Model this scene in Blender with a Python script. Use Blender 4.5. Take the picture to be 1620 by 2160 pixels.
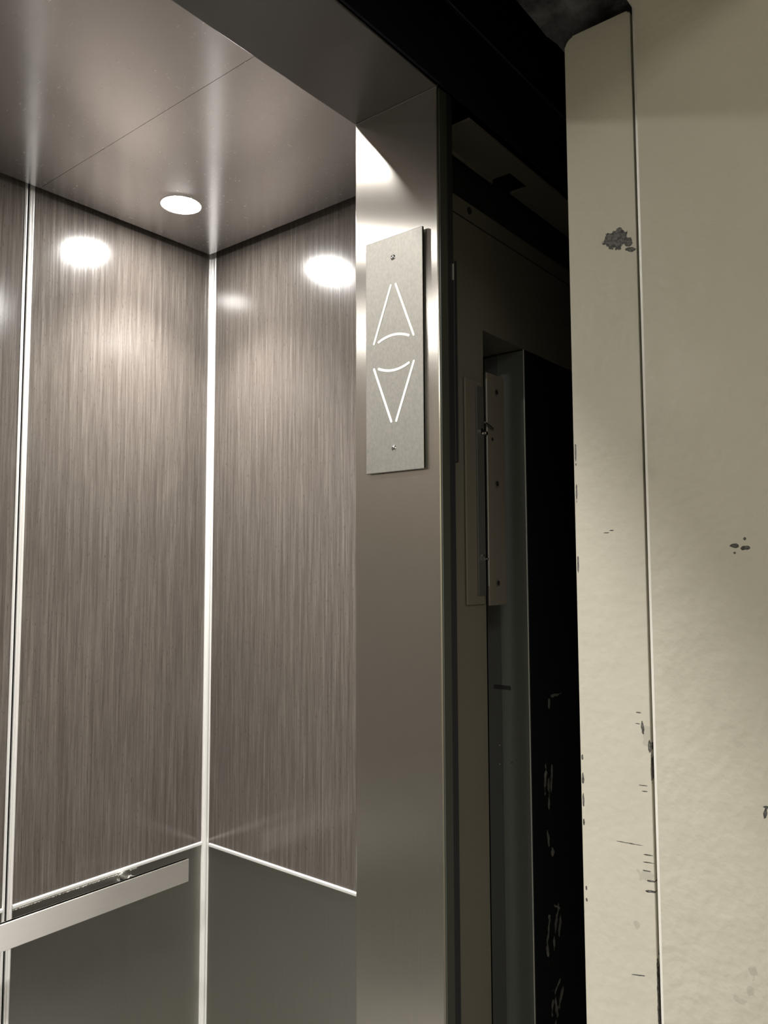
import bpy, bmesh, math, random
from mathutils import Vector, Matrix
random.seed(4)
S = bpy.context.scene
for o in list(bpy.data.objects): bpy.data.objects.remove(o)

# ------------------------------------------------------------------ camera
yaw, pitch, roll = 0.676276, 0.076191, -0.0033875
f = Vector((math.cos(yaw)*math.cos(pitch), math.sin(yaw)*math.cos(pitch), math.sin(pitch)))
r0 = Vector((math.sin(yaw), -math.cos(yaw), 0)); u0 = r0.cross(f)
r = math.cos(roll)*r0 + math.sin(roll)*u0
u = -math.sin(roll)*r0 + math.cos(roll)*u0
cd = bpy.data.cameras.new('camera'); cam = bpy.data.objects.new('camera', cd)
S.collection.objects.link(cam); S.camera = cam
cd.sensor_fit = 'AUTO'; cd.sensor_width = 36; cd.lens = 27.367; cd.clip_start = 0.01
M = Matrix((r, u, -f)).transposed().to_4x4(); M.translation = (0, 0, 1.58)
cam.matrix_world = M

# ------------------------------------------------------------------ world, lights, exposure
w = bpy.data.worlds.new('world'); S.world = w; w.use_nodes = True
w.node_tree.nodes['Background'].inputs[0].default_value = (0.8, 0.85, 1, 1)
w.node_tree.nodes['Background'].inputs[1].default_value = 0.004
S.view_settings.view_transform = 'Standard'; S.view_settings.look = 'None'
S.view_settings.exposure = 0.0; S.view_settings.gamma = 1; S.view_settings.use_curve_mapping = False
DOWN = 520.0            # radiance of the downlight lenses in the car
BEAM = 12.5             # watts of each downlight's downward beam
HALL = 72.0              # watts of the ceiling lamp in the lift lobby
def area(name, loc, rot, sx, sy, watts, col):
    l = bpy.data.lights.new(name, 'AREA'); l.shape = 'RECTANGLE'; l.size = sx; l.size_y = sy; l.energy = watts; l.color = col
    o = bpy.data.objects.new(name, l); S.collection.objects.link(o); o.location = loc; o.rotation_euler = rot; return o
area('lobby_light', (-2.0, -1.7, 2.66), (0, 0, 0), 1.2, 1.2, HALL, (1.0, 0.97, 0.86))

# ------------------------------------------------------------------ constants of the place (metres)
XJ = 0.7017                 # face of the lift opening's right side
YO, YI = 0.4835, 0.608      # outer and inner edge of the car's front
ZH = 2.133                  # head of the opening
XW, YB, ZC = 1.390, 1.750, 2.474   # car: side wall, back wall, ceiling
CX, CY = 1.360, 1.720       # edges of the suspended ceiling, short of the walls
ZR = 2.60                   # roof of the car above the suspended ceiling
XL = -0.50                  # left side of the opening
XC = -1.28                  # left wall of the car
DS = 0.694                  # face of the landing frame

# ------------------------------------------------------------------ material helpers
def mat(name, col=(0.5,0.5,0.5), rough=0.5, metal=0.0, aniso=0.0, tangent=None, emit=None, spec=0.5, coat=0.0):
    m = bpy.data.materials.new(name); m.use_nodes = True
    b = m.node_tree.nodes['Principled BSDF']
    b.inputs['Base Color'].default_value = (*col, 1); b.inputs['Roughness'].default_value = rough
    b.inputs['Metallic'].default_value = metal; b.inputs['Anisotropic'].default_value = aniso
    b.inputs['Specular IOR Level'].default_value = spec
    b.inputs['Coat Weight'].default_value = coat
    if tangent:
        c = m.node_tree.nodes.new('ShaderNodeCombineXYZ')
        for i in range(3): c.inputs[i].default_value = tangent[i]
        m.node_tree.links.new(c.outputs[0], b.inputs['Tangent'])
    if emit:
        b.inputs['Emission Color'].default_value = (*emit[0], 1); b.inputs['Emission Strength'].default_value = emit[1]
    return m
def N(m, t, **kw):
    n = m.node_tree.nodes.new(t)
    for k, v in kw.items(): setattr(n, k, v)
    return n
def K(m, a, b): m.node_tree.links.new(a, b)
def pos(m): return N(m, 'ShaderNodeNewGeometry').outputs['Position']
def noise(m, vec, scale, sc=(1,1,1), detail=3, rough=0.5, dist=0.0):
    mp = N(m, 'ShaderNodeMapping'); mp.inputs['Scale'].default_value = sc
    K(m, vec, mp.inputs['Vector'])
    n = N(m, 'ShaderNodeTexNoise'); n.inputs['Scale'].default_value = scale
    n.inputs['Detail'].default_value = detail; n.inputs['Roughness'].default_value = rough; n.inputs['Distortion'].default_value = dist
    K(m, mp.outputs[0], n.inputs['Vector']); return n.outputs['Fac']
def ramp(m, fac, stops):
    r_ = N(m, 'ShaderNodeValToRGB'); K(m, fac, r_.inputs[0]); e = r_.color_ramp.elements
    while len(e) < len(stops): e.new(0.5)
    for i, (p, c) in enumerate(stops):
        e[i].position = p; e[i].color = (*c, 1) if len(c) == 3 else c
    return r_.outputs[0]
def math_(m, op, a, b=None, clamp=False):
    n = N(m, 'ShaderNodeMath', operation=op, use_clamp=clamp)
    for i, v in enumerate((a, b)):
        if v is None: continue
        if isinstance(v, (int, float)): n.inputs[i].default_value = v
        else: K(m, v, n.inputs[i])
    return n.outputs[0]
def mixc(m, fac, a, b):
    n = N(m, 'ShaderNodeMix', data_type='RGBA')
    if isinstance(fac, (int, float)): n.inputs[0].default_value = fac
    else: K(m, fac, n.inputs[0])
    for s, v in ((6, a), (7, b)):
        if isinstance(v, tuple): n.inputs[s].default_value = (*v, 1)
        else: K(m, v, n.inputs[s])
    return n.outputs[2]
def BS(m): return m.node_tree.nodes['Principled BSDF']
def bump(m, h, strength, dist=0.001):
    b = N(m, 'ShaderNodeBump'); b.inputs['Strength'].default_value = strength; b.inputs['Distance'].default_value = dist
    K(m, h, b.inputs['Height']); K(m, b.outputs[0], BS(m).inputs['Normal'])
RAW = [None]
def marks(m, vec, lst, axes='yz', wob=0.35, nscale=220):
    """mask that is 1 inside ragged ellipses (u, v, ru, rv, angle_deg) lying on a wall"""
    n = N(m, 'ShaderNodeTexNoise'); n.inputs['Scale'].default_value = nscale; n.inputs['Detail'].default_value = 3
    K(m, vec, n.inputs['Vector'])
    nz = math_(m, 'MULTIPLY', math_(m, 'SUBTRACT', n.outputs['Fac'], 0.5), wob*4)
    out = None
    for (a, b, ra, rb, ang) in lst:
        mp = N(m, 'ShaderNodeMapping', vector_type='TEXTURE')
        mp.inputs['Location'].default_value = (0, a, b) if axes == 'yz' else (a, 0, b)
        an = math.radians(ang)
        mp.inputs['Rotation'].default_value = (an, 0, 0) if axes == 'yz' else (0, an, 0)
        mp.inputs['Scale'].default_value = (1e6, ra, rb) if axes == 'yz' else (ra, 1e6, rb)
        K(m, vec, mp.inputs['Vector'])
        l = N(m, 'ShaderNodeVectorMath', operation='LENGTH'); K(m, mp.outputs[0], l.inputs[0])
        q = math_(m, 'SUBTRACT', 1.0, math_(m, 'ADD', l.outputs['Value'], nz))
        out = q if out is None else math_(m, 'MAXIMUM', out, q)
    RAW[0] = out
    return math_(m, 'MULTIPLY', out, 8.0, True)

def steel(name, col, rough, aniso, tangent, brush, bscale=900, var=0.08, rvar=0.08):
    """brushed stainless steel; brush = scale vector that is small along the grain"""
    m = mat(name, col, rough, 1.0, aniso, tangent)
    p = pos(m)
    g = noise(m, p, bscale, brush, 2, 0.6)
    c = mixc(m, g, tuple(x*(1-var) for x in col), tuple(min(1, x*(1+var)) for x in col))
    K(m, c, BS(m).inputs['Base Color'])
    h = noise(m, p, 6, (1,1,1), 3)
    K(m, math_(m, 'ADD', rough-rvar/2, math_(m, 'MULTIPLY', h, rvar)), BS(m).inputs['Roughness'])
    return m

STEEL_JAMB = steel('brushed_steel_jamb', (0.53,0.505,0.46), 0.24, 1.0, (0,1,0), (1,1,0.02), rvar=0.0)
BS(STEEL_JAMB).inputs['Metallic'].default_value = 0.955
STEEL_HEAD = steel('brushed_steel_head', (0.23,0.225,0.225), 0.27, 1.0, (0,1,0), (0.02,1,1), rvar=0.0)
STEEL_PLATE = steel('satin_steel_plate', (0.26,0.25,0.225), 0.5, 0.2, (0,1,0), (1,1,0.6), 420, 0.22)
BS(STEEL_PLATE).inputs['Metallic'].default_value = 0.8
STEEL_CEIL = steel('brushed_steel_ceiling', (0.58,0.57,0.58), 0.19, 0.3, (1,0,0), (1,0.02,1), 900, 0.05)
STEEL_LOW  = steel('brushed_steel_lower', (0.34,0.335,0.31), 0.36, 0.5, (0.7,0.7,0), (1,1,0.02), 700, 0.08)
STEEL_RAIL = steel('brushed_steel_rail', (0.80,0.77,0.73), 0.48, 0.8, (0,0,1), (0.02,1,1), 900, 0.08)
ALU = mat('satin_aluminium', (0.72,0.71,0.69), 0.42, 0.55)
CHROME = mat('polished_steel', (0.8,0.8,0.78), 0.12, 1.0)
BLACK = mat('black_gap', (0.012,0.012,0.016), 0.6)
VOID = mat('dark_hoistway_paint', (0.010,0.010,0.016), 0.7, spec=0.2)
LENS = mat('downlight_lens', (1,1,1), 0.5, emit=((1.0,0.975,0.935), DOWN))
RING = mat('downlight_ring', (0.8,0.78,0.74), 0.3, 0.8)
STROKE = mat('white_acrylic', (0.95,0.96,0.93), 0.6)
FLOORM = mat('dark_car_floor', (0.15,0.145,0.135), 0.5)
LOBBYFLOOR = mat('lobby_floor_tile', (0.16,0.15,0.13), 0.45)
LOBBYWALL = mat('lobby_wall_paint', (0.50,0.47,0.38), 0.6)

# wood laminate: fine vertical grain
def wood():
    m = mat('wood_laminate', rough=0.2, spec=0.55)
    p = pos(m)
    a = noise(m, p, 1, (330,330,7), 4, 0.6, 0.4)
    b = noise(m, p, 1, (110,110,3), 3, 0.5, 0.2)
    c = noise(m, p, 1, (900,900,16), 2, 0.6)
    t = noise(m, p, 1, (420,420,75), 2, 0.5, 0.6)
    s = math_(m, 'ADD', math_(m, 'MULTIPLY', a, 0.45), math_(m, 'ADD', math_(m, 'MULTIPLY', b, 0.30), math_(m, 'MULTIPLY', c, 0.25)))
    col = ramp(m, s, [(0.28,(0.034,0.029,0.025)), (0.45,(0.062,0.053,0.046)), (0.56,(0.085,0.0742,0.065)), (0.74,(0.145,0.130,0.117))])
    tick = math_(m, 'MULTIPLY', math_(m, 'SUBTRACT', t, 0.62, ), 9.0, True)
    col = mixc(m, math_(m, 'MULTIPLY', tick, 0.65), col, (0.028,0.023,0.020))
    K(m, col, BS(m).inputs['Base Color'])
    K(m, math_(m, 'ADD', 0.12, math_(m, 'MULTIPLY', a, 0.10)), BS(m).inputs['Roughness'])
    bump(m, a, 0.12, 0.0004)
    return m
def flecked(m):
    """tiny bright scratches on the ceiling steel"""
    p = pos(m)
    a = noise(m, p, 520, (1,0.12,1), 1, 0.3, 0.3); b = noise(m, p, 430, (0.14,1,1), 1, 0.3, 0.3); g = noise(m, p, 9, (1,1,1), 2)
    k = math_(m, 'MULTIPLY', math_(m, 'SUBTRACT', math_(m, 'MAXIMUM', a, b), 0.770), 18.0, True)
    k = math_(m, 'MULTIPLY', k, math_(m, 'MULTIPLY', math_(m, 'SUBTRACT', g, 0.42), 8.0, True))
    old = BS(m).inputs['Base Color'].links[0].from_socket
    K(m, mixc(m, k, old, (1.0,0.98,0.95)), BS(m).inputs['Base Color'])
    oldr = BS(m).inputs['Roughness'].links[0].from_socket
    K(m, math_(m, 'ADD', oldr, math_(m, 'MULTIPLY', k, 0.45)), BS(m).inputs['Roughness'])
flecked(STEEL_CEIL)
WOOD = wood()

# beige gloss paint on steel, slightly lumpy, with chips
def paint(name, col, chips=(), scuffs=(), lump=1.0, rough=0.38):
    m = mat(name, col, rough, spec=0.45, coat=0.45)
    BS(m).inputs['Coat Roughness'].default_value = 0.16
    p = pos(m)
    big = noise(m, p, 5, (1,1,1), 3)
    c = mixc(m, big, tuple(x*0.93 for x in col), tuple(x*1.05 for x in col))
    dirt = noise(m, p, 14, (1,1,1), 6, 0.7)
    c = mixc(m, math_(m, 'MULTIPLY', math_(m, 'SUBTRACT', dirt, 0.60, ), 1.6, True), c, tuple(x*0.55 for x in col))
    if scuffs:
        c = mixc(m, math_(m, 'MULTIPLY', marks(m, p, scuffs, wob=0.8, nscale=160), 0.3), c, tuple(x*0.45 for x in col))
    if chips:
        k = marks(m, p, chips)
        metal = ramp(m, noise(m, p, 420, detail=4), [(0.35,(0.045,0.042,0.040)), (0.65,(0.17,0.165,0.155))])
        rim = math_(m, 'MULTIPLY', RAW[0], 2.6, True)
        metal = mixc(m, rim, (0.012,0.011,0.011), metal)
        c = mixc(m, k, c, metal)
    K(m, c, BS(m).inputs['Base Color'])
    a = noise(m, p, 130, (1,1,1), 2, 0.4)
    b = noise(m, p, 32, (1,1,1), 2, 0.4)
    h = math_(m, 'ADD', math_(m, 'MULTIPLY', a, 0.45), b)
    if chips: h = math_(m, 'SUBTRACT', h, math_(m, 'MULTIPLY', k, 0.8))
    bump(m, h, 0.5*lump, 0.0016)
    return m
DOORCHIPS = [(0.2785,1.8955,0.0120,0.0090,10), (0.2665,1.8895,0.0040,0.0055,-15), (0.2750,1.9035,0.0030,0.0028,0), (0.2640,1.8818,0.0058,0.0022,22),
    (0.2655,1.4390,0.0015,0.0060,-4), (0.2597,1.4230,0.0014,0.0060,0), (0.2583,1.4040,0.0010,0.0120,0), (0.2690,1.4520,0.0022,0.0006,0), (0.2700,1.4420,0.0030,0.0005,0),
    (0.2800,1.3347,0.0130,0.0005,-2), (0.2640,1.3280,0.0048,0.0006,-4), (0.2645,1.3215,0.0050,0.0006,-4), (0.2650,1.3140,0.0040,0.0007,-4), (0.2620,1.3060,0.0042,0.0009,-6), (0.2625,1.2970,0.0044,0.0012,-8),
    (0.2660,1.3880,0.0040,0.0005,-4), (0.2655,1.3830,0.0032,0.0006,-4),
    (0.2760,1.2220,0.0060,0.0006,-12), (0.2585,1.190,0.0008,0.05,0), (0.3240,1.6930,0.0009,0.010,0), (0.3240,1.655,0.0008,0.008,0), (0.3240,1.586,0.0010,0.008,0),
    (0.3240,1.404,0.0011,0.0035,0), (0.3240,1.385,0.0011,0.005,0), (0.3240,1.365,0.0010,0.006,0), (0.3240,1.345,0.0010,0.003,0), (0.3230,1.285,0.0010,0.0022,0), (0.3230,1.275,0.0010,0.0018,0),
    (0.2950,1.6155,0.0030,0.0005,0), (0.2900,1.6175,0.0020,0.0005,0)]
FRAMECHIPS = [(0.1793,1.6005,0.0036,0.0020,0), (0.1712,1.5985,0.0040,0.0018,-4), (0.1716,1.6062,0.0010,0.0010,0), (0.1800,1.5945,0.0010,0.0010,0), (0.1640,1.3850,0.0013,0.0052,10), (0.1625,1.3895,0.0030,0.0011,0)]
DOORSCUFF = [(0.266,1.310,0.006,0.005,0), (0.275,1.265,0.003,0.003,0), (0.262,1.43,0.004,0.010,0)]
FRAMESCUFF = [(0.1774,1.258,0.003,0.005,0), (0.1815,1.2421,0.003,0.004,10), (0.189,1.2323,0.004,0.003,0)]
BEIGE = (0.512,0.488,0.410)
PAINT_FRAME = paint('beige_frame_paint', BEIGE, FRAMECHIPS, FRAMESCUFF, 1.9)
PAINT_DOOR = paint('beige_door_paint', tuple(x*0.99 for x in BEIGE), DOORCHIPS, DOORSCUFF, 1.1)
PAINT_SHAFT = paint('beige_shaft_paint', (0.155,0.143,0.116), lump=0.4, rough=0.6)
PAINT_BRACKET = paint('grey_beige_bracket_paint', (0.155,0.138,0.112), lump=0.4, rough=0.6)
GREYEDGE = mat('grey_door_edge_paint', (0.085,0.09,0.083), 0.5)
GREYEDGE_SHADE = mat('grey_door_groove_shade', (0.055,0.058,0.062), 0.6)  # darker copy of the edge grey; the groove's shadow is coloured in
BRIGHTEDGE = mat('bright_steel_and_lit_edge', (0.75,0.74,0.68), 0.35, 0.7)
COLFRONT = mat('greenish_column_paint', (0.045,0.05,0.04), 0.5)
def rough_dark():
    m = mat('rough_dark_fireproofing', (0.05,0.052,0.055), 0.9)
    p = pos(m); c = ramp(m, noise(m, p, 30, detail=6), [(0.35,(0.010,0.010,0.013)), (0.7,(0.11,0.11,0.11))])
    K(m, c, BS(m).inputs['Base Color']); bump(m, noise(m, p, 90, detail=5), 0.9, 0.004); return m
ROUGHDARK = rough_dark()
def smudged():
    m = mat('black_glossy_door_skin', (0.008,0.009,0.012), 0.35)
    p = pos(m)
    lst = [(1.094,1.3925,0.018,0.0022,0), (1.075,1.385,0.004,0.008,0),
           (1.058,1.275,0.0035,0.018,8), (1.068,1.262,0.0035,0.016,-6), (1.078,1.272,0.003,0.020,6), (1.068,1.240,0.003,0.010,0),
           (1.063,1.190,0.003,0.016,-12), (1.076,1.166,0.005,0.007,0),
           (1.060,1.065,0.004,0.018,14), (1.056,1.035,0.004,0.016,-10), (1.085,1.068,0.004,0.022,20), (1.095,1.055,0.004,0.018,16), (1.076,1.038,0.003,0.014,0), (1.088,1.085,0.010,0.002,30),
           (1.068,0.955,0.004,0.016,10), (1.085,0.975,0.012,0.0025,-35), (1.080,0.945,0.004,0.014,-10), (1.072,0.915,0.004,0.016,20), (1.095,0.955,0.004,0.014,30)]
    k = marks(m, p, lst, 'xz', wob=0.7, nscale=110)
    c = mixc(m, math_(m, 'MULTIPLY', k, noise(m, p, 70)), (0.008,0.009,0.012), (0.42,0.40,0.36))
    K(m, c, BS(m).inputs['Base Color']); return m
SMUDGE = smudged()

# ------------------------------------------------------------------ mesh helpers
def link(name, bm, m, parent=None):
    bmesh.ops.recalc_face_normals(bm, faces=bm.faces)
    me = bpy.data.meshes.new(name); bm.to_mesh(me); bm.free()
    me.materials.append(m)
    o = bpy.data.objects.new(name, me); S.collection.objects.link(o)
    if parent:
        o.parent = parent; o.matrix_parent_inverse = Matrix.Translation(-Vector(parent.location))
    return o
def add_box(bm, x0, x1, y0, y1, z0, z1, bev=0.0, seg=2):
    vs = [bm.verts.new((x, y, z)) for x in (x0, x1) for y in (y0, y1) for z in (z0, z1)]
    fs = [(0,1,3,2), (4,6,7,5), (0,4,5,1), (2,3,7,6), (0,2,6,4), (1,5,7,3)]
    F = [bm.faces.new([vs[i] for i in q]) for q in fs]
    if bev > 0:
        E = list({e for q in F for e in q.edges})
        bmesh.ops.bevel(bm, geom=E, offset=bev, segments=seg, affect='EDGES', profile=0.5)
    return bm
def box(name, x0, x1, y0, y1, z0, z1, m, parent=None, bev=0.0, seg=2):
    return link(name, add_box(bmesh.new(), x0, x1, y0, y1, z0, z1, bev, seg), m, parent)
def prism(bm, pts, axis, a, b):
    """extrude polygon pts (2D in the plane normal to axis) from a to b"""
    def V(p, t):
        return {'x': (t, p[0], p[1]), 'y': (p[0], t, p[1]), 'z': (p[0], p[1], t)}[axis]
    A = [bm.verts.new(V(p, a)) for p in pts]; B = [bm.verts.new(V(p, b)) for p in pts]
    bm.faces.new(A); bm.faces.new(B[::-1])
    for i in range(len(pts)):
        j = (i+1) % len(pts); bm.faces.new([A[i], A[j], B[j], B[i]])
    return bm
def cyl(bm, c, axis, rad, depth, n=32, r2=None):
    r2 = rad if r2 is None else r2
    rot = {'x': Matrix.Rotation(math.pi/2, 4, 'Y'), 'y': Matrix.Rotation(-math.pi/2, 4, 'X'), 'z': Matrix.Identity(4)}[axis]
    bmesh.ops.create_cone(bm, cap_ends=True, segments=n, radius1=rad, radius2=r2, depth=depth, matrix=Matrix.Translation(c) @ rot)
    return bm
def smooth(o):
    for p in o.data.polygons: p.use_smooth = True
def thing(name, label, cat, loc, group=None):
    o = bpy.data.objects.new(name, None); S.collection.objects.link(o); o.location = loc; o.empty_display_size = 0.05
    o['label'] = label; o['category'] = cat
    if group: o['group'] = group
    bpy.context.view_layer.update(); return o
def tag(o, label, cat, group=None):
    o['label'] = label; o['category'] = cat
    if group: o['group'] = group
    return o
def struct(o, label=None):
    o['kind'] = 'structure'
    if label: o['label'] = label
    return o

# ================================================================== lift car shell
struct(box('floor', XC-0.02, XW+0.03, 0.50, YB+0.03, -0.05, 0.0, FLOORM), 'dark floor of the lift car')
struct(box('wall_back', XC-0.02, XW+0.04, YB+0.016, YB+0.05, 0.0, ZR, BLACK), 'black backing behind the back wall panels')
struct(box('wall_right', XW+0.016, XW+0.05, 0.66, YB+0.016, 0.0, ZR, BLACK), 'black backing behind the right side wall panels')
struct(box('wall_left', XC-0.06, XC-0.013, 0.60, YB+0.016, 0.0, ZR, BLACK), 'backing of the left side wall of the car')
struct(box('ceiling', XC-0.02, XW+0.04, YI+0.02, YB+0.05, ZR, ZR+0.03, BLACK), 'black roof above the steel ceiling panels')

def holed_panel(x0, x1, y0, y1, z, t, holes, rad):
    """ceiling sheet with round holes cut for the downlights"""
    bm = bmesh.new(); n = 48
    # split the sheet in cells around each hole
    ys = sorted([y0, y1] + [(holes[i][1]+holes[i+1][1])/2 for i in range(len(holes)-1)]) if len(holes) > 1 else [y0, y1]
    for i in range(len(ys)-1):
        ya, yb = ys[i], ys[i+1]; hx, hy = holes[i]
        outer, inner = [], []
        for k in range(n):
            a = 2*math.pi*k/n; c, s = math.cos(a), math.sin(a)
            inner.append(bm.verts.new((hx+rad*c, hy+rad*s, z)))
            tx = ((x1-hx)/c if c > 1e-9 else (x0-hx)/c if c < -1e-9 else 1e9)
            ty = ((yb-hy)/s if s > 1e-9 else (ya-hy)/s if s < -1e-9 else 1e9)
            tt = min(tx, ty); outer.append(bm.verts.new((hx+tt*c, hy+tt*s, z)))
        for k in range(n):
            j = (k+1) % n; bm.faces.new([inner[k], inner[j], outer[j], outer[k]])
        # corner triangles
        for cx_, cy_ in ((x0,ya), (x1,ya), (x1,yb), (x0,yb)):
            best = None
            ang = math.atan2(cy_-hy, cx_-hx) % (2*math.pi); k = int(ang/(2*math.pi)*n) % n; j = (k+1) % n
            v = bm.verts.new((cx_, cy_, z)); bm.faces.new([outer[k], outer[j], v])
    r_ = bmesh.ops.extrude_face_region(bm, geom=list(bm.faces))
    bmesh.ops.translate(bm, vec=(0, 0, t), verts=[v for v in r_['geom'] if isinstance(v, bmesh.types.BMVert)])
    return bm
LR = 0.047
LX0, LX1, LXL, LY0, LY1 = 0.055, 1.125, -1.015, 0.830, 1.535
SEAM = 0.866
SEAML = -0.756
tag(link('ceiling_panel', holed_panel(SEAM+0.0004, CX, YI+0.012, CY, ZC, 0.004, [(LX1,LY0), (LX1,LY1)], LR-0.002), STEEL_CEIL),
    'brushed steel ceiling panel holding the lit downlight, right of the thin seam', 'ceiling panel')
tag(link('ceiling_panel', holed_panel(SEAML+0.0004, SEAM-0.0004, YI+0.012, CY, ZC, 0.004, [(LX0,LY0), (LX0,LY1)], LR-0.002), STEEL_CEIL),
    'blank brushed steel ceiling panel left of the thin seam, above the left trim', 'ceiling panel')
tag(link('ceiling_panel', holed_panel(XC+0.03, SEAML-0.0004, YI+0.012, CY, ZC, 0.004, [(LXL,LY0), (LXL,LY1)], LR-0.002), STEEL_CEIL),
    'steel ceiling panel at the far left of the car, outside the frame', 'ceiling panel')

def downlight(x, y, label):
    t = thing('downlight', label, 'ceiling light', (x, y, ZC), 'downlights in the car ceiling')
    bm = bmesh.new()                                   # ring: flange plus short tube
    prof = [(LR+0.0035, ZC-0.0002), (LR+0.003, ZC-0.0012), (LR, ZC-0.0014), (LR-0.001, ZC+0.004), (LR+0.0125, ZC+0.0215)]
    n = 64; rows = [[bm.verts.new((x+rr*math.cos(2*math.pi*k/n), y+rr*math.sin(2*math.pi*k/n), zz)) for k in range(n)] for rr, zz in prof]
    for a in range(len(prof)-1):
        for k in range(n): bm.faces.new([rows[a][k], rows[a][(k+1)%n], rows[a+1][(k+1)%n], rows[a+1][k]])
    smooth(link('ring', bm, RING, t))
    bm = bmesh.new(); n = 64; prev = None; R0 = LR-0.0014      # shallow domed lens, bulging just below the ceiling
    for i in range(7):
        q = i/7; rr = R0*math.cos(q*math.pi/2); zz = ZC+0.0005-0.0050*math.sin(q*math.pi/2)
        row = [bm.verts.new((x+rr*math.cos(2*math.pi*k/n), y+rr*math.sin(2*math.pi*k/n), zz)) for k in range(n)]
        if prev:
            for k in range(n): bm.faces.new([prev[k], prev[(k+1)%n], row[(k+1)%n], row[k]])
        prev = row
    tip = bm.verts.new((x, y, ZC-0.0046))
    for k in range(n): bm.faces.new([prev[k], prev[(k+1)%n], tip])
    smooth(link('lens', bm, LENS, t))
    bm = cyl(bmesh.new(), (x, y, ZC+0.036), 'z', LR+0.012, 0.030, 48)          # closed can behind the lens
    link('housing', bm, BLACK, t)
    l = bpy.data.lights.new('downlight_beam', 'AREA'); l.shape = 'DISK'; l.size = 2*LR-0.006; l.energy = BEAM; l.color = (1.0,0.975,0.935); l.spread = math.radians(96)
    o = bpy.data.objects.new('downlight_beam', l); S.collection.objects.link(o); o.parent = t; o.location = (0, 0, -0.0055)
downlight(LX1, LY1, 'round lit downlight in the car ceiling near the back corner')
downlight(LX1, LY0, 'round downlight over the front right of the car, hidden above the header')
downlight(LX0, LY1, 'round downlight in the middle of the back row, outside the frame')
downlight(LX0, LY0, 'round downlight in the middle of the front row, outside the frame')
downlight(LXL, LY1, 'unseen round downlight added at the back left to brighten jamb and landing frame')  # left pair of lamps added to brighten the jamb and landing frame
downlight(LXL, LY0, 'unseen round downlight added at the front left to brighten jamb and landing frame')

# ---- wall panels. back wall face Y = YB, side wall face X = XW
ZW0, ZW1 = 0.8425, 0.8515           # horizontal trim between wood and steel
ZT = ZR - 0.003
TL0, TL1 = 0.8463, 0.8691           # vertical trim on the back wall
def bpanel(name, x0, x1, z0, z1, m, label, cat):
    return tag(box(name, x0, x1, YB, YB+0.014, z0, z1, m, bev=0.0006, seg=1), label, cat)
bpanel('wood_panel', TL1, XW-0.004, ZW1, ZT, WOOD, 'wide brown wood-grain laminate panel on back wall, between the left trim and the corner', 'wall panel')
bpanel('wood_panel', 0.06, TL0, ZW1, ZT, WOOD, 'narrow slice of brown laminate panel at the far left edge of the photo', 'wall panel')
bpanel('wood_panel', XC+0.001, 0.05, ZW1, ZT, WOOD, 'brown laminate panel at the left end of the back wall, outside the frame', 'wall panel')
bpanel('wainscot', TL1, XW-0.004, 0.06, ZW0, STEEL_LOW, 'dark brushed steel lower panel on back wall, behind the handrail', 'wall panel')
bpanel('wainscot', XC+0.001, TL0, 0.06, ZW0, STEEL_LOW, 'dark steel lower panel on back wall left of the vertical trim', 'wall panel')
tag(box('wood_panel', XW, XW+0.014, 0.68, YB-0.012, ZW1, ZT, WOOD, bev=0.0006, seg=1), 'brown wood-grain laminate panel on right side wall, beside the steel jamb', 'wall panel')
tag(box('wainscot', XW, XW+0.014, 0.68, YB-0.012, 0.06, ZW0, STEEL_LOW, bev=0.0006, seg=1), 'dark brushed steel lower panel on right side wall, beside the jamb', 'wall panel')
tag(box('wood_panel', XC-0.012, XC, 0.66, YB, ZW1, ZT, WOOD), 'brown laminate panel on left side wall, outside the frame', 'wall panel')
tag(box('wainscot', XC-0.012, XC, 0.66, YB, 0.06, ZW0, STEEL_LOW), 'steel lower panel on left side wall, outside the frame', 'wall panel')

# ---- trims
def ridged(bm, x0, w, z0, z1, ridges, yface):
    """vertical extrusion: flat strip with rounded ridges standing toward -Y"""
    pts = [(x0, yface+0.004)]
    for (a, b, h) in ridges:
        for k in range(7):
            t = k/6; pts.append((x0+a+(b-a)*t, yface-h*math.sin(math.pi*min(max(t,0.02),0.98))**0.5))
    pts.append((x0+w, yface+0.004))
    return prism(bm, pts, 'z', z0, z1)
bm = ridged(bmesh.new(), TL0, 0.0062, 0.06, ZR-0.004, [(0,0.0062,0.0035)], YB)
ridged(bm, TL0+0.0114, 0.0114, 0.06, ZR-0.004, [(0,0.0040,0.0028), (0.0046,0.0112,0.0040)], YB)
t1 = struct(link('trim_1', bm, ALU), 'pale aluminium double vertical trim with a black slot on the back wall')
bm = ridged(bmesh.new(), XW-0.0075, 0.0075, 0.06, ZR-0.004, [(0,0.0070,0.0030)], YB-0.002)
pts = []
prism(bm, [(XW+0.004, YB-0.014), (XW-0.001, YB-0.0140), (XW-0.0026, YB-0.0115), (XW-0.001, YB-0.0092), (XW-0.001, YB-0.0082), (XW-0.0030, YB-0.0055), (XW-0.0020, YB-0.002), (XW+0.004, YB)], 'z', 0.06, ZR-0.004)
prism(bm, [(XW+0.004, YB-0.0235), (XW-0.0012, YB-0.0235), (XW-0.0030, YB-0.0215), (XW-0.0030, YB-0.0175), (XW-0.0012, YB-0.0155), (XW+0.004, YB-0.0155)], 'z', 0.06, ZR-0.004)
struct(link('trim_2', bm, ALU), 'pale aluminium ridged vertical trim in the back right corner')
bm = prism(bmesh.new(), [(YB+0.004,ZW0), (YB-0.003,ZW0), (YB-0.0045,ZW0+0.002), (YB-0.0045,ZW1-0.002), (YB-0.003,ZW1), (YB+0.004,ZW1)], 'x', TL1, XW-0.007)
struct(link('trim_3', bm, ALU), 'pale aluminium horizontal trim above the handrail on the back wall')
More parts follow.
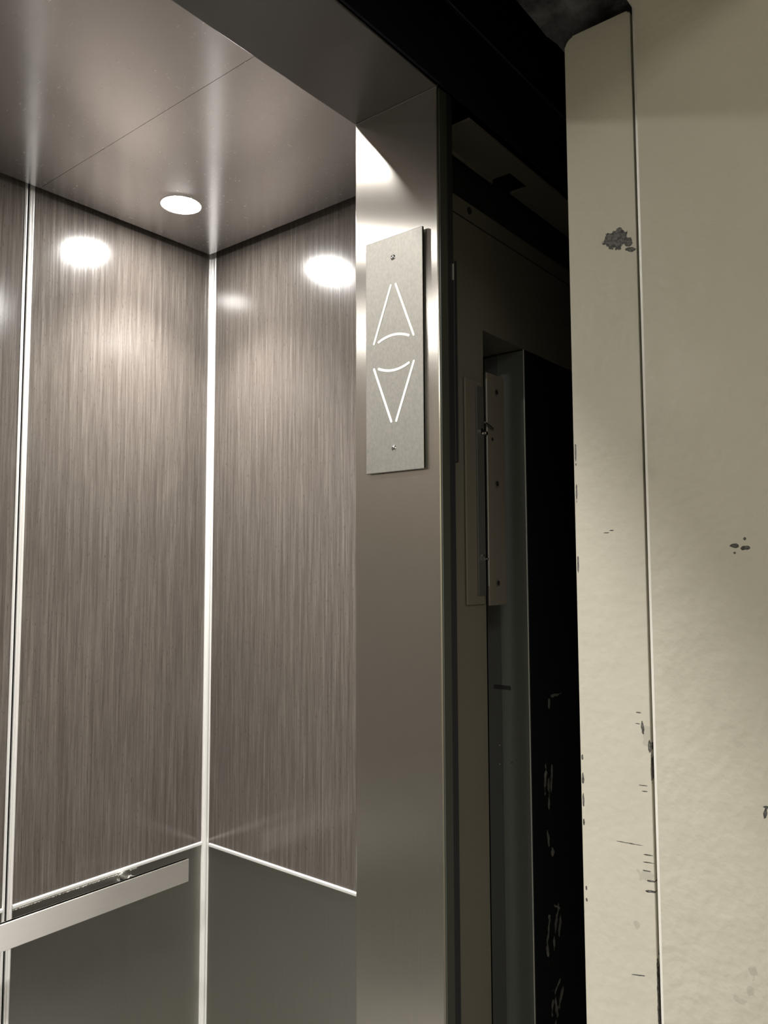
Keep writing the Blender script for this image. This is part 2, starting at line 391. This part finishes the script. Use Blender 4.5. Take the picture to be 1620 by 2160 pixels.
seal = bmesh.new(); ring_prev = None  # bumpy glue line made pale to stand for the jagged highlight under the trim
for i in range(170):
    x = TL1+0.001 + 0.315*i/169; rr = random.uniform(0.0006, 0.0026); zc = ZW0-0.0022+random.uniform(-0.0010, 0.0006)
    ring = [seal.verts.new((x, YB-0.0002-rr*math.sin(math.pi*k/6), zc+rr*math.cos(math.pi*k/6))) for k in range(7)]
    if ring_prev:
        for k in range(6): seal.faces.new([ring_prev[k], ring[k], ring[k+1], ring_prev[k+1]])
    ring_prev = ring
link('sealant_glint_bead', seal, mat('pale_sealant_glint', (0.62,0.60,0.56), 0.12, coat=1.0), bpy.data.objects['trim_3'])
bm = prism(bmesh.new(), [(XW+0.004,ZW0), (XW-0.003,ZW0), (XW-0.0045,ZW0+0.002), (XW-0.0045,ZW1-0.002), (XW-0.003,ZW1), (XW+0.004,ZW1)], 'y', 0.68, YB-0.028)
struct(link('trim_4', bm, ALU), 'pale aluminium horizontal trim on the right side wall')
bm = prism(bmesh.new(), [(YB+0.004,ZW0), (YB-0.003,ZW0), (YB-0.0045,ZW0+0.002), (YB-0.0045,ZW1-0.002), (YB-0.003,ZW1), (YB+0.004,ZW1)], 'x', XC, TL0)
struct(link('trim_5', bm, ALU), 'horizontal trim on the back wall left of the vertical trim')
struct(box('baseboard_back', XC, XW, YB-0.002, YB+0.014, 0.0, 0.06, BLACK))
struct(box('baseboard_right', XW-0.002, XW+0.014, 0.68, YB-0.002, 0.0, 0.06, BLACK))

# ---- handrail: flat steel bar on round standoffs
RY = YB-0.096
hr = thing('handrail', 'flat brushed steel handrail along the lower back wall', 'handrail', (0.6, RY, 0.83))
bm = bmesh.new()
add_box(bm, XC+0.12, 1.268, RY-0.003, RY+0.008, 0.8045, 0.8600, 0.0015, 3)
link('bar', bm, STEEL_RAIL, hr)
for x in (-1.0, -0.3, 0.40, 1.145):
    s = link('standoff', cyl(bmesh.new(), (x, (RY+0.008+YB)/2, 0.829), 'y', 0.012, YB-RY-0.008, 32), CHROME, hr); smooth(s)
    link('mounting_disc', cyl(bmesh.new(), (x, YB-0.002, 0.829), 'y', 0.020, 0.004, 40), CHROME, s)

# ================================================================== car front: header and jamb, brushed steel
tag(box('steel_header', XL-0.05, XJ, YO, YI, ZH, ZR, STEEL_HEAD, bev=0.0015, seg=2), 'brushed steel header across the top of the lift opening', 'header')
jb = thing('steel_jamb', 'tall brushed steel jamb column carrying the arrow plate', 'jamb', (XJ, 0.54, 0))
bm = bmesh.new()
add_box(bm, XJ, XJ+0.0175, YO, YI-0.001, 0.0, ZH+0.02, 0.0018, 3)
link('face_sheet', bm, STEEL_JAMB, jb)
bm = bmesh.new(); add_box(bm, XJ+0.0022, XJ+0.0165, YO-0.0015, YO+0.0005, 0.0, ZH-0.002)
link('front_edge', bm, COLFRONT, jb)
struct(box('wall_front_right', 0.742, XW+0.05, 0.622, 0.637, 0.0, ZR, STEEL_JAMB), 'front return of the car beside the opening')
struct(box('leak_filler', 0.7185, 0.748, 0.585, 0.6075, 0.0, ZC+0.03, BLACK))  # unseen filler added to stop car light leaking into the door pocket
struct(box('wall_front_left', XC-0.06, XL, YO, 0.637, 0.0, ZR, STEEL_JAMB), 'left front return of the car')

# ---- black front of the car above the opening, with its sheet joint
hf = thing('car_front_fascia', 'black painted fascia above the lift opening, behind the steel header edge', 'fascia', (0.7, YO, ZH))
box('lower_sheet', XL-0.05, 2.2, YO-0.0035, YO-0.0005, ZH+0.003, 2.2400, VOID, hf)
box('upper_sheet', XL-0.05, 2.2, YO-0.0075, YO-0.0005, 2.2405, 3.2, VOID, hf)
box('joint_edge', XL-0.05, 2.2, YO-0.0080, YO-0.0068, 2.2400, 2.2412, mat('dull_steel_edge', (0.10,0.10,0.10), 0.6), hf)

# ================================================================== arrow lantern plate on the jamb
XP = XJ-0.0055
ln = thing('lantern_plate', 'steel direction plate with white up and down arrow outlines, screwed to the jamb', 'arrow plate', (XJ, 0.5437, 1.8325))
bm = bmesh.new(); add_box(bm, XP, XP+0.0032, 0.5016, 0.5855, 1.6938, 1.9716, 0.0006, 2)
link('faceplate', bm, STEEL_PLATE, ln)
box('backing_box', XP+0.0032, XJ, 0.5066, 0.5815, 1.6985, 1.967, BLACK, ln)
def stroke(pts, w=0.00155):
    """rounded bar following pts (y, z) standing a hair proud of the plate"""
    out = []; n = len(pts)
    def nrm(i):
        a = Vector(pts[max(i-1,0)]); b = Vector(pts[min(i+1,n-1)]); d = (b-a).normalized(); return d, Vector((-d.y, d.x))
    L, R_ = [], []
    for i in range(n):
        d, q = nrm(i); p = Vector(pts[i]); L.append(p+q*w); R_.append(p-q*w)
    def cap(i, sgn):
        d, q = nrm(i); p = Vector(pts[i]); res = []
        for k in range(1, 6):
            a = math.pi*k/6; res.append(p + sgn*(q*math.cos(a)*w) + (d if sgn > 0 else -d)*math.sin(a)*w)
        return res
    poly = L + cap(n-1, 1) + R_[::-1] + cap(0, -1)
    return prism(bmesh.new(), [(v.x, v.y) for v in poly], 'x', XP-0.0003, XP+0.001)
YM = 0.5437
up = [[(YM+0.0036,1.9127), (YM+0.0291,1.8477)], [(YM-0.0036,1.9127), (YM-0.0291,1.8477)],
      [(YM+0.0220*t, 1.8484+0.0049*(1-t*t)) for t in [1-k/8 for k in range(17)]]]
for k, pts in enumerate(up):
    link('up_arrow_stroke', stroke(pts), STROKE, ln)
for k, pts in enumerate(up):
    link('down_arrow_stroke', stroke([(y, 2*1.83245-z) for y, z in pts][::-1]), STROKE, ln)
for z in (1.9455, 1.7210):
    bm = bmesh.new(); bmesh.ops.create_uvsphere(bm, u_segments=24, v_segments=12, radius=0.0036, matrix=Matrix.Translation((XP+0.0004, 0.5442, z)) @ Matrix.Diagonal((0.5,1,1,1)))
    s = link('screw', bm, CHROME, ln); smooth(s)
    bm = bmesh.new()
    for dy, dz in ((0,0), (0.0011,0.0011), (-0.0011,-0.0011)): cyl(bm, (XP-0.0013, 0.5442+dy, z+dz), 'x', 0.0006, 0.0008, 12)
    link('screw_recess', bm, BLACK, s)

# ================================================================== between car and landing: what shows in the gap
# black guide channel just behind the jamb edge
gc = thing('guide_channel', 'black vertical guide channel in the gap beside the steel jamb', 'guide channel', (0.728, 0.49, 0))
box('channel', 0.7195, 0.7345, 0.4850, 0.4995, 0.0, ZH+0.003, BLACK, gc, 0.0008)
bm = bmesh.new(); add_box(bm, 0.7345, 0.7410, 0.4845, 0.4930, 1.7035, 1.9394, 0.001)
b_ = link('latch_block', bm, BLACK, gc)
box('latch_blade', 0.7322, 0.7331, 0.4836, 0.4852, 1.915, 1.934, BRIGHTEDGE, gc)

# beige cover sheet of the door operator, with its soffit flange
cv = thing('operator_cover', 'beige painted cover sheet in the shaft gap, above and left of the black door panel', 'cover sheet', (0.9, 0.55, 1.9))
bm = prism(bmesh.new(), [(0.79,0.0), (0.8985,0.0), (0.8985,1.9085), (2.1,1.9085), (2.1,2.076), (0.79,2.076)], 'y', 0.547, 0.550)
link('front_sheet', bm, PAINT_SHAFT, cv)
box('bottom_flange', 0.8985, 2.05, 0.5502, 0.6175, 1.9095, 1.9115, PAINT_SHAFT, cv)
box('sheet_seam', 0.80, 1.5, 0.5462, 0.5475, 2.0500, 2.0512, BLACK, cv)
link('bolt_hole', cyl(bmesh.new(), (0.868, 0.5468, 2.066), 'y', 0.005, 0.0015, 24), BLACK, cv)
# soffit flange with rectangular notch  (x0..x1, y0..y1 at z = ZH)
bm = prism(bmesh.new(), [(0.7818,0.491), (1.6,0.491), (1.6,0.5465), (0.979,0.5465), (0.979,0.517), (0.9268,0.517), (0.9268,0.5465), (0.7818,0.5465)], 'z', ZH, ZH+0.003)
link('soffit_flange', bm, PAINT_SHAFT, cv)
box('flange_bend', 0.79, 0.9268, 0.5440, 0.5470, ZH-0.006, ZH, PAINT_SHAFT, cv, 0.0008)
tag(box('hanger_track', 0.76, 2.15, 0.556, 0.600, 2.060, 2.20, BLACK), 'dark door hanger track recessed between soffit flange and cover sheet', 'track')

# bracket bridging cover sheet and door edge
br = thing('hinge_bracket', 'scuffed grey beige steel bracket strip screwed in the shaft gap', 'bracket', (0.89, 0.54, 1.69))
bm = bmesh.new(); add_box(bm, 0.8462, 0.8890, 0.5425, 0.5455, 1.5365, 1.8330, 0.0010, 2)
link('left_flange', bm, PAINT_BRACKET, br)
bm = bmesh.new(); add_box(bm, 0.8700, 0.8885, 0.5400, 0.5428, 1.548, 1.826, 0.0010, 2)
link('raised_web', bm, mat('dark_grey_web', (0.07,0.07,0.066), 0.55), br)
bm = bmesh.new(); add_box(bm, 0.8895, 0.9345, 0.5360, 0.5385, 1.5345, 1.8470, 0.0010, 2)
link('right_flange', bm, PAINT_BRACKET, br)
link('knuckle_edge', add_box(bmesh.new(), 0.8880, 0.8896, 0.5355, 0.5375, 1.56, 1.838, 0.0004, 1), mat('worn_steel_edge', (0.30,0.30,0.28), 0.4, 0.3), br)
for x, z in ((0.9120,1.8233), (0.9105,1.6975), (0.9095,1.5639)):
    s = link('screw', cyl(bmesh.new(), (x, 0.5356, z), 'y', 0.0052, 0.0012, 24), mat('dull_screw_metal', (0.16,0.15,0.13), 0.5, 0.4), br)
    link('screw_hole', cyl(bmesh.new(), (x+0.0006, 0.5349, z), 'y', 0.0033, 0.0012, 20), BLACK, s)
link('small_hole', cyl(bmesh.new(), (0.9015, 0.5357, 1.757), 'y', 0.0022, 0.001, 16), BLACK, br)
bm = bmesh.new(); bmesh.ops.create_cone(bm, cap_ends=True, segments=16, radius1=0.0016, radius2=0.0012, depth=0.022, matrix=Matrix.Translation((0.889,0.533,1.7735)) @ Matrix.Rotation(math.radians(105), 4, 'Y'))
cyl(bm, (0.878, 0.539, 1.765), 'y', 0.004, 0.004, 16); cyl(bm, (0.885, 0.537, 1.763), 'y', 0.0025, 0.006, 12)
link('catch_pin', bm, CHROME, br)
bm = bmesh.new()
for k in range(9):
    a = math.radians(-30+30*k); add_box(bm, 0.8800+0.0035*math.cos(a)-0.0006, 0.8800+0.0035*math.cos(a)+0.0006, 0.538, 0.5402, 1.597+0.0045*math.sin(a)-0.0006, 1.597+0.0045*math.sin(a)+0.0006)
cyl(bm, (0.8865, 0.537, 1.596), 'y', 0.0015, 0.003, 12)
link('retaining_clip', bm, CHROME, br)

# sliding car door panel: grey leading edge and black front
dp = thing('sliding_car_door', 'retracted door panel in the gap with grey edge and black smudged front', 'door', (1.0145, 0.58, 0))
bm = bmesh.new(); add_box(bm, 1.0165, 2.0, 0.5475, 0.6130, 0.02, 1.9080, 0.001, 1)
link('front_skin', bm, SMUDGE, dp)
bm = bmesh.new(); add_box(bm, 1.0145, 1.0172, 0.5482, 0.5935, 0.02, 1.9070, 0.0006, 1)
le = link('leading_edge', bm, GREYEDGE, dp)
bm = bmesh.new(); add_box(bm, 1.0150, 1.0172, 0.5937, 0.6160, 0.02, 1.9060)
link('shaded_edge_groove', bm, GREYEDGE_SHADE, dp)
box('edge_slot', 1.0140, 1.0150, 0.5780, 0.6060, 1.4065, 1.4125, BLACK, dp)
bm = bmesh.new(); add_box(bm, 1.0132, 1.0146, 0.5468, 0.5484, 0.02, 1.9080, 0.0003, 1)  # bright strip: light caught on the convex edge, put into the colour
link('lit_corner_strip', bm, BRIGHTEDGE, dp)
for z in (1.325, 1.298): link('rivet', cyl(bmesh.new(), (1.0143, 0.598, z), 'x', 0.0009, 0.0008, 10), BRIGHTEDGE, dp)
link('pinhole', cyl(bmesh.new(), (1.0143, 0.5780, 1.303), 'x', 0.0011, 0.0008, 10), BLACK, dp)

# ================================================================== landing side
# landing door panel slid open, its painted leading edge faces the opening
def rounded_rect(y0, y1, z0, z1, rad, n=8):
    pts = [(y0, z0), (y1, z0)]
    for k in range(n+1):
        a = math.pi/2*k/n; pts.append((y1-rad+rad*math.cos(a), z1-rad+rad*math.sin(a)))
    r2 = rad*0.35
    for k in range(n+1):
        a = math.pi/2+math.pi/2*k/n; pts.append((y0+r2+r2*math.cos(a), z1-r2+r2*math.sin(a)))
    return pts
bm = prism(bmesh.new(), rounded_rect(0.2585, 0.3262, 0.0, 2.1175, 0.009), 'x', XJ, 1.75)
E = [e for e in bm.edges if all(abs(v.co.x-XJ) < 1e-6 for v in e.verts)]
bmesh.ops.bevel(bm, geom=E, offset=0.0014, segments=1, affect='EDGES', profile=0.5)
struct(link('door_1', bm, PAINT_DOOR), 'beige painted leading edge of the open landing door, with a chipped spot')
door = bpy.data.objects['door_1']
# right frame post with rolled edge
PALE_EDGE = mat('pale_shiny_edge', (0.93,0.91,0.86), 0.38, 0.45)  # paler, shinier material for the chamfers turned toward the car
def pale_edge(o):
    o.data.materials.append(PALE_EDGE)
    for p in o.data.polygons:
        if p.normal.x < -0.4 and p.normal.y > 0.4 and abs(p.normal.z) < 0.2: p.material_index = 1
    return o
bm = prism(bmesh.new(), [(DS+0.002,0.045), (DS,0.047), (DS,0.2512), (DS+0.0032,0.2545), (0.96,0.2545), (0.96,0.045)], 'z', 0.0, 2.1200)
struct(pale_edge(link('trim_7', bm, PAINT_FRAME)), 'beige painted landing frame post at the right edge of the photo')
bm = bmesh.new(); add_box(bm, XL-0.26, 0.96, 0.045, 0.2545, 2.1125, 2.22, 0.0030, 6)
struct(link('trim_8', bm, PAINT_FRAME), 'beige painted head of the landing frame')
bm = bmesh.new(); add_box(bm, XL-0.26, XL, 0.045, 0.2545, 0.0, 2.1195, 0.0026, 4)
struct(link('trim_9', bm, PAINT_FRAME), 'left post of the landing frame')
struct(box('wall_landing_right', 0.95, 2.3, 0.06, 0.25, 0.0, 3.3, LOBBYWALL))
struct(box('wall_landing_left', -3.0, XL-0.25, 0.06, 0.25, 0.0, 3.3, LOBBYWALL))
struct(box('wall_landing_top', XL-0.25, 0.95, 0.06, 0.25, 2.21, 3.3, LOBBYWALL))
# rough dark lining above the landing door, ragged inner edge
bm = bmesh.new()
nx, ny = 150, 14
grid = []
for i in range(nx+1):
    x = XL-0.25 + (2.2-XL+0.25)*i/nx; row = []
    edge = 0.3465 + 0.0022*math.sin(x*61)*math.sin(x*23+1) + random.uniform(-0.0014, 0.0014)
    for j in range(ny+1):
        y = 0.256 + (edge-0.256)*j/ny; row.append(bm.verts.new((x, y, ZH+random.uniform(-0.0006, 0.0012))))
    for z in (ZH+0.012, 3.2): row.append(bm.verts.new((x, edge-0.001, z)))
    grid.append(row)
for i in range(nx):
    for j in range(len(grid[0])-1): bm.faces.new([grid[i][j], grid[i+1][j], grid[i+1][j+1], grid[i][j+1]])
tag(link('header_lining', bm, ROUGHDARK), 'rough dark grey lining above the landing door, ragged along its inner edge', 'lining')
box_cap = struct(box('ceiling_shaft', XL-0.3, 2.3, 0.25, 0.62, 3.2, 3.22, VOID))
struct(box('wall_shaft_right', 2.2, 2.22, 0.25, 1.8, 0.0, 3.2, VOID))
struct(box('wall_shaft_left', XL-0.30, XL-0.27, 0.25, 0.50, 0.0, 3.2, VOID))
struct(box('floor_shaft', XL-0.3, 2.2, 0.25, 0.50, -0.05, -0.03, VOID))

pale_edge(door)
# lobby
struct(box('floor_lobby', -3.0, 3.0, -2.6, 0.25, -0.05, 0.0, LOBBYFLOOR))
struct(box('ceiling_lobby', -3.0, 3.0, -2.6, 0.25, 2.70, 2.75, mat('lobby_ceiling_paint', (0.6,0.6,0.56), 0.8)))
struct(box('wall_lobby_back', -3.0, 3.0, -2.62, -2.6, 0.0, 2.7, LOBBYWALL))
struct(box('wall_lobby_left', -3.02, -3.0, -2.6, 0.25, 0.0, 2.7, LOBBYWALL))
struct(box('wall_lobby_right', 3.0, 3.02, -2.6, 0.25, 0.0, 2.7, LOBBYWALL))
